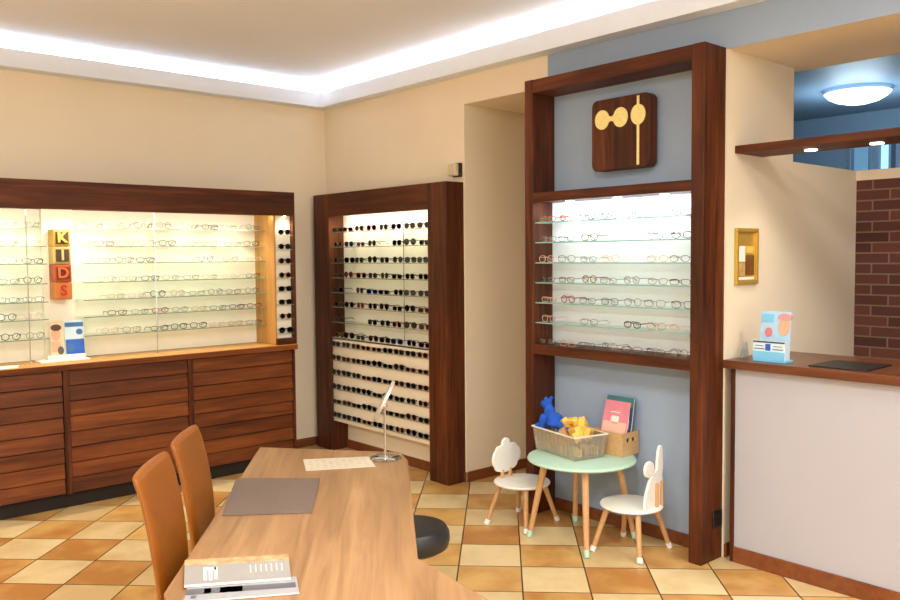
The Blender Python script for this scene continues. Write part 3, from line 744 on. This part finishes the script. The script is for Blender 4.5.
pr = [(.0, 1, .74, 1., 1), (.18, .21, .12, .62, 2), (.21, .30, .5, .62, 2), (.23, .26, .1, .5, 2), (.28, .31, .14, .62, 2)]
for k in range(7): pr.append((.62+k*.05, .628+k*.05, .3+.02*(k % 2), .62, 2))
magazine(Up, .758, .009, 'grey covered magazine with photo strip, on top of another magazine', [GREY, GREYD, ORANGEP, PAPER], pr)

# ------------------------------------------------------------------ leather chairs
PROF = [(-.172, 1.0), (-.165, .985), (-.148, .93), (-.131, .85), (-.115, .74), (-.106, .63), (-.105, .55), (-.11, .47), (-.118, .40)]
def leather_chair(label, s0):
    c = DL + DWD*(s0+.19) + DF*.02
    r = thing('leather_chair', label, 'chair', (c.x, c.y, 0), ANG-PI/2, 'leather chairs at the desk')
    # local: +y away along the desk edge?  local x = facing (desk), local y = along the edge
    def hw(z):  # half width of the backrest
        if z > 2: return .165
        return .19-.05*max(0, (.75-z))/.35
    w = MB(); nz = 22; ny = 12; th = .034
    def prof(t):
        f = t*(len(PROF)-1); i = min(int(f), len(PROF)-2); a = f-i
        return PROF[i][0]*(1-a)+PROF[i+1][0]*a, PROF[i][1]*(1-a)+PROF[i+1][1]*a
    F, Bk = [], []
    for j in range(nz+1):
        t = (j/nz)**1.25; u, z = prof(t)
        corner = max(0, 1-(1.0-z)/.022)
        h = hw(z)-.02*(1-math.sqrt(max(0, 1-corner**2)))
        ra, rb = [], []
        for k in range(ny+1):
            y = -h+2*h*k/ny; e = abs(2*k/ny-1)
            bul = .010*(1-e**2); edge = th*.5*(1-.75*max(0, (e-.86)/.14))
            edge *= (1-.6*max(0, corner-.5)*2)
            ra.append(w.bm.verts.new((u+edge+bul*.3-.012*(1-e**2), y, z))); rb.append(w.bm.verts.new((u-edge-.012*(1-e**2), y, z)))
        F.append(ra); Bk.append(rb)
    for j in range(nz):
        for k in range(ny):
            w.bm.faces.new([F[j][k], F[j][k+1], F[j+1][k+1], F[j+1][k]]); w.bm.faces.new([Bk[j][k+1], Bk[j][k], Bk[j+1][k], Bk[j+1][k+1]])
        w.bm.faces.new([F[j][0], F[j+1][0], Bk[j+1][0], Bk[j][0]]); w.bm.faces.new([F[j][ny], Bk[j][ny], Bk[j+1][ny], F[j+1][ny]])
    for k in range(ny):
        w.bm.faces.new([F[0][k], Bk[0][k], Bk[0][k+1], F[0][k+1]]); w.bm.faces.new([F[nz][k], F[nz][k+1], Bk[nz][k+1], Bk[nz][k]])
    b = w.build('backrest', LEATHER, r, smooth=False)
    for p in b.data.polygons: p.use_smooth = True
    m = b.modifiers.new('soft', 'SUBSURF'); m.levels = m.render_levels = 1
    s = MB().prism(rrect(-.095, .33, -.21, .21, .05), (0, 0, .075), lambda a, b_: (a, b_, .40)).build('seat', LEATHER, r, bevel=.018, seg=3, smooth=True)
    for x in (-.06, .29):
        for y in (-.17, .17):
            MB().tube([(x, y, .40), (x+(.02 if x > 0 else -.05), y*1.02, 0)], [.02, .014], 10).build('leg', WZ, r, smooth=True)
    return r
def fix_rot(r): r.rotation_euler.z = math.atan2(DF.y, DF.x); return r
fix_rot(leather_chair('tan leather high-back chair at the desk, the one beside the magazines', .25))
fix_rot(leather_chair('tan leather high-back chair at the desk, the one beside the grey mat', .70))

# ------------------------------------------------------------------ stool
r = thing('round_stool', 'black round swivel stool half under the desk edge', 'stool', (2.160, 2.714, 0))
MB().lathe([(0, .42), (.14, .42), (.163, .435), (.17, .462), (.168, .495), (.155, .517), (.12, .526), (0, .528)], n=44).build('seat', BLACKV, r, smooth=True)
MB().lathe([(0, .405), (.1, .405), (.1, .42), (0, .42)], n=24).build('seat_plate', BLACKP, r)
MB().tube([(0, 0, .06), (0, 0, .406)], .022, 16).build('column', CHROME, r, smooth=True)
for k in range(5):
    a = 2*PI*k/5+.3
    MB().tube([(0, 0, .085), (.12*math.cos(a), .12*math.sin(a), .075), (.21*math.cos(a), .21*math.sin(a), .056)], [.018, .015, .011], 8).build('foot_arm', CHROME, r, smooth=True)
    MB().lathe([(0, -.02), (.025, -.02), (.03, 0), (.025, .02), (0, .02)], n=16, M=Matrix.Rotation(PI/2, 4, 'X')).build('caster', BLACKP, r, loc=(.21*math.cos(a), .21*math.sin(a), .03), smooth=True)

# ------------------------------------------------------------------ children's table and chairs
TC = Vector((3.746, 3.09, 0))
r = thing('kids_table', 'small round mint green children\'s table with beech legs', 'table', TC)
MB().lathe([(0, .462), (.30, .462), (.312, .466), (.316, .473), (.312, .481), (.302, .485), (0, .485)], n=64).build('table_top', MINT, r, smooth=True)
for f in ((-.217, .217), (-.236, -.232), (.21, .225), (.217, -.22)):
    t = Vector((f[0]*.68, f[1]*.68, .463)); b_ = Vector((f[0], f[1], 0.0))
    l = MB().tube([t, b_.lerp(t, .09)], [.021, .0155], 14).build('leg', BEECH, r, smooth=True)
    MB().tube([b_.lerp(t, .092), b_+Vector((0, 0, .004))], [.0165, .0155], 14).build('foot_cap', MINT, l, smooth=True)
def kids_chair(label, loc, rotz, outlines, name='kids_chair'):
    r = thing(name, label, 'chair', loc, rotz, 'white children\'s chairs')
    MB().lathe([(0, .246), (.160, .246), (.172, .251), (.175, .257), (.171, .264), (.160, .267), (0, .267)], n=48).build('seat', KWHITE, r, smooth=True)
    for sx in (-1, 1):
        for sy in (-1, 1):
            t = Vector((sx*.095, sy*.095, .247)); b_ = Vector((sx*.168, sy*.15, 0))
            l = MB().tube([t, b_.lerp(t, .12)], [.0165, .0135], 12).build('leg', BEECH, r, smooth=True)
            MB().tube([b_.lerp(t, .122), b_+Vector((0, 0, .003))], [.0165, .0165], 12).build('foot_cap', KWHITE, l, smooth=True)
    return r
def circ(cx, cz, rx, rz, n=28): return [(cx+rx*math.cos(2*PI*k/n), cz+rz*math.sin(2*PI*k/n)) for k in range(n)]
def union_board(parts, y0, y1, name, mat, parent):
    """several overlapping flat outlines fused into one board"""
    w = MB()
    for P in parts: w.prism(P, (0, y1-y0, 0), lambda a, b: (a, y0, b))
    o = w.build(name, mat, parent)
    rm = o.modifiers.new('fuse', 'REMESH'); rm.mode = 'VOXEL'; rm.voxel_size = .0035; rm.use_smooth_shade = True
    sm = o.modifiers.new('soft', 'SMOOTH'); sm.factor = .5; sm.iterations = 2
    return o
# chair beside the passage: cloud-like back.  local +y = backrest side
ra = kids_chair('white children\'s chair with cloud-shaped back, beside the passage', (3.695, 3.52, 0), math.radians(8), None)
union_board([circ(0, .39, .10, .08), circ(-.088, .395, .048, .056), circ(.1, .395, .052, .056), circ(.0, .474, .043, .042), circ(-.062, .435, .045, .04), circ(.07, .435, .048, .04), circ(0, .335, .085, .036), circ(.07, .35, .05, .04), circ(-.065, .35, .048, .038)],
            .118, .134, 'backrest', KWHITE, ra)
for sx in (-.035, .045): MB().tube([(sx, .126, .266), (sx*1.0, .126, .32)], .013, 10).build('back_support', BEECH, ra, smooth=True)
rb = kids_chair('white children\'s chair with rabbit-ear back, beside the tall frame post', (3.80, 2.775, 0), math.radians(6), None)
body = [(-.095, .264), (.10, .264), (.10, .40), (.09, .46), (.05, .475), (0, .46), (-.045, .42), (-.08, .36), (-.095, .31)]
ear = [(.035, .44), (.10, .44), (.104, .50), (.10, .57), (.088, .598), (.07, .60), (.05, .57), (.04, .51)]
union_board([body, ear, circ(-.045, .487, .05, .045)], -.14, -.124, 'backrest', KWHITE, rb)
for sx in (.02, .075): MB().tube([(sx, -.148, .262), (sx, -.148, .40)], .009, 10).build('back_support', BEECH, rb, smooth=True)

# ------------------------------------------------------------------ toy tub, crate, books
ZT = .4855
r = thing('toy_tub', 'translucent plastic tub of toys on the mint table', 'tub', (3.758, 3.194, ZT), math.radians(-12)); RT = r
def tubwall(x, y, z0, z1, x2, y2, t):
    """open tapered box shell"""
    w = MB()
    def ring(a, b_, z): return [(-a, -b_, z), (a, -b_, z), (a, b_, z), (-a, b_, z)]
    o0, o1, i0, i1 = ring(x, y, z0), ring(x2, y2, z1), ring(x-t, y-t, z0+t), ring(x2-t, y2-t, z1)
    V = [[w.bm.verts.new(p) for p in q] for q in (o0, o1, i0, i1)]
    for k in range(4):
        k2 = (k+1) % 4
        w.bm.faces.new([V[0][k], V[0][k2], V[1][k2], V[1][k]]); w.bm.faces.new([V[2][k2], V[2][k], V[3][k], V[3][k2]]); w.bm.faces.new([V[1][k], V[1][k2], V[3][k2], V[3][k]])
    w.bm.faces.new(V[0][::-1]); w.bm.faces.new(V[2])
    return w
w = tubwall(.105, .192, 0, .138, .118, .206, .003)
for k in range(9):
    y = -.16+k*.04; w.box(-.119, -.112, y-.004, y+.004, .02, .12); w.box(.112, .119, y-.004, y+.004, .02, .12)
for k in range(5):
    x = -.08+k*.04; w.box(x-.004, x+.004, -.206, -.199, .02, .12)
w.build('shell', CLEARP, r)
w = MB(); P = [(-.121, -.209, .138), (.121, -.209, .138), (.121, .209, .138), (-.121, .209, .138)]
w.tube(P, .005, 6, closed=True); w.build('rim', flat('rim_plastic', (226, 222, 212), .4), r)
M0 = Matrix.Translation(RT.location) @ Matrix.Rotation(math.radians(-12), 4, 'Z')
rng = random.Random(21)
names = ['yellow wooden toy block with a round hole', 'yellow toy block with an arch cut-out', 'plain yellow toy brick', 'yellow triangular toy block', 'pale wooden toy brick']
spots = [(.04, -.13, .118, 0, 'front rim corner'), (-.03, -.10, .125, 1, 'tub rim centre'), (.05, -.05, .128, 2, 'back of the pile'), (-.05, -.02, .115, 4, 'beside the blue plush'),
         (-.01, -.055, .168, 0, 'top of the pile'), (.02, -.11, .165, 1, 'upper front of the pile'), (-.07, .05, .07, 4, 'under the blue plush'),
         (.06, .02, .12, 3, 'tub middle'), (-.02, .02, .16, 2, 'highest in the pile'), (-.05, -.13, .105, 2, 'tub front edge'), (.0, .1, .09, 4, 'deep by the plush'),
         (-.07, -.08, .05, 4, 'low inside the tub wall'), (-.07, .0, .04, 2, 'low at the tub side'), (-.07, .09, .05, 4, 'low at the tub end'), (.0, -.16, .05, 4, 'low at the tub front'), (.06, -.16, .04, 2, 'low at the tub front corner'),
         (-.07, -.15, .04, 2, 'low at the near tub corner'), (0, 0, .05, 4, 'bottom middle of the tub'), (.03, .1, .04, 2, 'bottom of the tub under the plush'), (.03, -.08, .06, 4, 'under the yellow pile')]
for i, (x, y, z, kd, wh) in enumerate(spots):
    w = MB()
    sq = [(-.03, -.022), (.03, -.022), (.03, .022), (-.03, .022)]
    T = lambda a, b: (a, -.014, b)
    if kd == 0:
        outer = rrect(-.03, .03, -.028, .028, .008, 4); n = len(outer)
        inner = [(.016*math.cos(math.atan2(q[1], q[0])), .016*math.sin(math.atan2(q[1], q[0]))) for q in outer]
        for k in range(n):
            k2 = (k+1) % n; w.prism([outer[k], outer[k2], inner[k2], inner[k]], (0, .028, 0), T)
        bmesh.ops.remove_doubles(w.bm, verts=w.bm.verts, dist=1e-5)
    elif kd == 1:
        arch = [(-.034, -.024), (-.016, -.024)] + [(-.016*math.cos(PI*k/8), -.012+.018*math.sin(PI*k/8)) for k in range(9)] + [(.016, -.024), (.034, -.024), (.034, .026), (-.034, .026)]
        w.prism(arch, (0, .028, 0), T)
    elif kd == 3: w.prism([(-.035, -.022), (.035, -.022), (0, .03)], (0, .028, 0), T)
    else: w.prism(sq, (0, .028, 0), T)
    o = w.build('toy_block', BLOCKW if kd != 4 else BEECH)
    hi = z > .1
    if hi: o.matrix_world = M0 @ Matrix.Translation((max(-.055, min(.055, x)), y, z+.014)) @ Matrix.Scale(1.28, 4) @ Matrix.Rotation(rng.uniform(0, PI), 4, 'Z') @ Matrix.Rotation(rng.uniform(-.6, .6), 4, 'X') @ Matrix.Rotation(rng.uniform(-.5, .5), 4, 'Y')
    else: o.matrix_world = M0 @ Matrix.Translation((max(-.06, min(.06, x)), max(-.15, y), max(.036, min(z, .07)))) @ Matrix.Rotation(rng.choice([0, PI/2]), 4, 'Z')
    tag(o, names[kd]+', '+wh, 'toy block', 'toy blocks in the tub')
# blue plush animal leaning on the tub's far end
w = MB()
for (c_, r_, s_) in [((.0, .0, .05), .05, (1, 1.2, .9)), ((.0, -.05, .03), .045, (1, 1.2, .8)), ((-.005, .045, .095), .036, (1, 1, 1)), ((-.005, .075, .135), .034, (1, 1.15, .95)), ((-.01, .105, .13), .018, (1, 1.2, .8)),
                     ((-.02, .06, .168), .013, (1, .8, 1.2)), ((.02, .062, .168), .013, (1, .8, 1.2)), ((-.045, -.03, .03), .022, (1, 2.1, .8)), ((-.045, .06, .03), .024, (1, 1, 2.2)), ((.035, .05, .05), .022, (1, 1, 1.6)),
                     ((.01, -.10, .01), .02, (1, 1.8, .9)), ((-.05, .09, .0), .026, (1, 1.3, 1)), ((.03, .09, .01), .026, (1, 1.3, 1))]:
    w.ball(c_, r_, 2, sc=s_)
r = thing('plush_toy', 'bright blue plush animal lying on top of the toy tub', 'plush toy'); r.matrix_world = M0 @ Matrix.Translation((-.03, .10, .135))
o = w.build('body', PLUSH, r)
rm = o.modifiers.new('fuse', 'REMESH'); rm.mode = 'VOXEL'; rm.voxel_size = .006; rm.use_smooth_shade = True
for s in (-.018, .008): MB().ball((s-.01, .103, .15), .005, 1).build('eye', BLACKP, r)
# crate with books
r = thing('book_crate', 'open wooden crate with handle holes holding books on the mint table', 'crate', (3.967, 3.02, ZT)); O = r.location
x0, x1, y0, y1, t, h = 3.888, 4.048, 2.905, 3.135, .006, .135
MB().box(x0, x1, y0, y1, ZT+.0005, ZT+t).build('base', BOXW, r, off=O)
MB().box(x0, x0+t, y0+t, y1-t, ZT+t, ZT+h).build('front_board', BOXW, r, off=O)
MB().box(x1-t, x1, y0+t, y1-t, ZT+t, ZT+h).build('back_board', BOXW, r, off=O)
for (a, b_) in ((y0, y0+t), (y1-t, y1)):
    w = MB(); zc = ZT+h*.68; xm = (x0+x1)/2
    hs = [xm-.026, xm+.026]
    w.box(x0, x1, a, b_, ZT+t, zc-.012).box(x0, x1, a, b_, zc+.012, ZT+h)
    w.box(x0, hs[0]-.012, a, b_, zc-.012, zc+.012).box(hs[0]+.012, hs[1]-.012, a, b_, zc-.012, zc+.012).box(hs[1]+.012, x1, a, b_, zc-.012, zc+.012)
    w.build('end_board', BOXW, r, off=O)
def book(label, x, y0, y1, hgt, lean, mat, prints, thick=.014, tilt=0.):
    r = thing('book', label, 'book', (x, (y0+y1)/2, ZT+t+.001), 0, 'books in the crate'); hw = (y1-y0)/2
    r.rotation_euler = (tilt, lean, 0)
    MB().box(.0015, thick-.0015, -hw+.003, hw-.003, .003, hgt-.003).build('pages', PAPER, r)
    MB().box(0, .0015, -hw, hw, 0, hgt).build('cover', mat, r)
    MB().box(thick-.0015, thick, -hw, hw, 0, hgt).build('cover', mat, r)
    w = MB()
    for (a, b_, c_, d_, mi) in prints: w.box(-.0006, 0, a, b_, c_, d_, mi)
    w.build('cover_print', [PEACH, PINK, YEL, NAVY, KWHITE], r)
book('pink picture book leaning at the front of the crate', 3.925, 2.935, 3.118, .305, math.radians(17), PINK, [(-.085, .085, .01, .18, 0), (-.025, .03, .17, .215, 4), (-.03, .04, .235, .24, 4)])
book('teal and navy book standing behind the pink picture book', 3.963, 2.917, 3.112, .325, math.radians(10), TEAL, [(-.095, -.02, .12, .27, 3), (-.08, -.045, .14, .185, 2)])

# ------------------------------------------------------------------ added ceiling luminaires (unseen, they light the room) and lamps
def area(name, loc, rot, sx, sy, power, col=(1, .86, .68), spread=None):
    l = bpy.data.lights.new(name, 'AREA'); l.shape = 'RECTANGLE'; l.size = sx; l.size_y = sy; l.energy = power; l.color = col
    if spread: l.spread = spread
    o = bpy.data.objects.new(name, l); COL.objects.link(o); o.location = loc; o.rotation_euler = rot
    return o
def spot(name, loc, power, angle=1.6, blend=.8, col=(1, .84, .62), rot=(0, 0, 0), size=.02):
    l = bpy.data.lights.new(name, 'SPOT'); l.energy = power; l.spot_size = angle; l.spot_blend = blend; l.color = col; l.shadow_soft_size = size
    o = bpy.data.objects.new(name, l); COL.objects.link(o); o.location = loc; o.rotation_euler = rot
    return o
WARM = (1, .86, .68)
LUM = [(-1.6, -1.2), (1.0, -1.2), (-1.6, 1.6), (1.3, 1.3), (-1.6, 4.2), (2.9, -.6)]
for i, (x, y) in enumerate(LUM):
    r = thing('added_luminaire', 'added square ceiling luminaire, unseen, lighting the shop floor', 'added ceiling light', (x, y, ZC), 0, 'added ceiling luminaires')
    MB().box(-.32, .32, -.32, .32, -.012, 0).build('housing', WHITE, r)
    MB().box(-.3, .3, -.3, .3, -.015, -.012).build('diffuser', PANEL_L, r)
    area('added_luminaire_lamp', (x, y, ZC-.02), (0, 0, 0), .6, .6, 70, (1, .975, .94))
area('added_daylight', (.2, Y0-.3, 1.6), (math.radians(90), 0, 0), 4.6, 2.0, 90, (.92, .96, 1))  # added area lamp standing in for daylight at the unseen window
# cove
area('cove_lamp', ((X0+WB)/2, WA-.028, 3.066), (math.radians(180-38), 0, 0), WB-X0-.2, .03, 17, (1, .99, .97))
area('cove_lamp', (WB-.028, (Y0+WA)/2, 3.066), (math.radians(180), math.radians(-38), 0), .03, WA-Y0-.2, 18, (1, .99, .97))
TILT = math.radians(14)
for x in DLX: spot('cabinet_spot', (x, 5.87, 1.985), 13, 2.2, .9, (1, .88, .66), (TILT, 0, 0))
spot('cabinet_spot', (3.37, 5.765, 1.972), 3.0, 2.4, .9, (1, .88, .66))
area('cabinet_fill_strip', (2.1, 5.805, 1.975), (math.radians(48), 0, 0), 2.4, .03, 3.5, (1, .90, .72))  # added strip lamp behind the fascia, brightens the back panel
for y in DLY: spot('case_spot', (3.975, y, 2.005), 6, 2.3, .9, (1, .87, .64))
area('case_fill_strip', (3.945, 5.3, 1.99), (math.radians(44), 0, -PI/2), 1.2, .03, 2.2, (1, .89, .70))  # added strip lamp, evens the light inside the corner case
for y in DLT: spot('frame_spot', (3.965, y, 1.98), 3.8, 2.3, .9, (1, .95, .9))
area('frame_fill_strip', (3.875, 3.01, 1.985), (math.radians(40), 0, -PI/2), 1.05, .03, 4, (.84, .93, 1))  # added cool strip lamp, spreads light evenly over the back panel
for x, y in DLR: spot('canopy_spot', (x, y, 2.185), 9., 1.9, .8, (1, .9, .76))
l = bpy.data.lights.new('back_room_lamp', 'POINT'); l.energy = 30; l.color = (.68, .87, 1); l.shadow_soft_size = .2
o = bpy.data.objects.new('back_room_lamp', l); COL.objects.link(o); o.location = (6.84, 2.84, 2.7)

wd = bpy.data.worlds.new('sky'); S.world = wd; wd.use_nodes = True
wd.node_tree.nodes['Background'].inputs[0].default_value = (.75, .85, 1, 1); wd.node_tree.nodes['Background'].inputs[1].default_value = .8

# ------------------------------------------------------------------ camera
f = 830.
def dr(x, y): return Vector((x-450, -(y-300), -f)).normalized()
AX = dr(1390, 248); AY = dr(-285, 262); AY = (AY-AX*AX.dot(AY)).normalized(); AZ = AX.cross(AY)
R = Matrix((AX, AY, AZ))
cam = bpy.data.cameras.new('camera'); cam.sensor_width = 36; cam.lens = f/900*36; cam.clip_start = .05
co = bpy.data.objects.new('camera', cam); COL.objects.link(co)
co.matrix_world = Matrix.Translation((0, 0, 1.66)) @ R.to_4x4()
S.camera = co
S.view_settings.view_transform = 'Standard'; S.view_settings.look = 'None'; S.view_settings.gamma = 1
S.view_settings.use_curve_mapping = False; S.view_settings.exposure = 0.
S.cycles.use_denoising = True
S.cycles.max_bounces = 10; S.cycles.transparent_max_bounces = 24; S.cycles.diffuse_bounces = 5
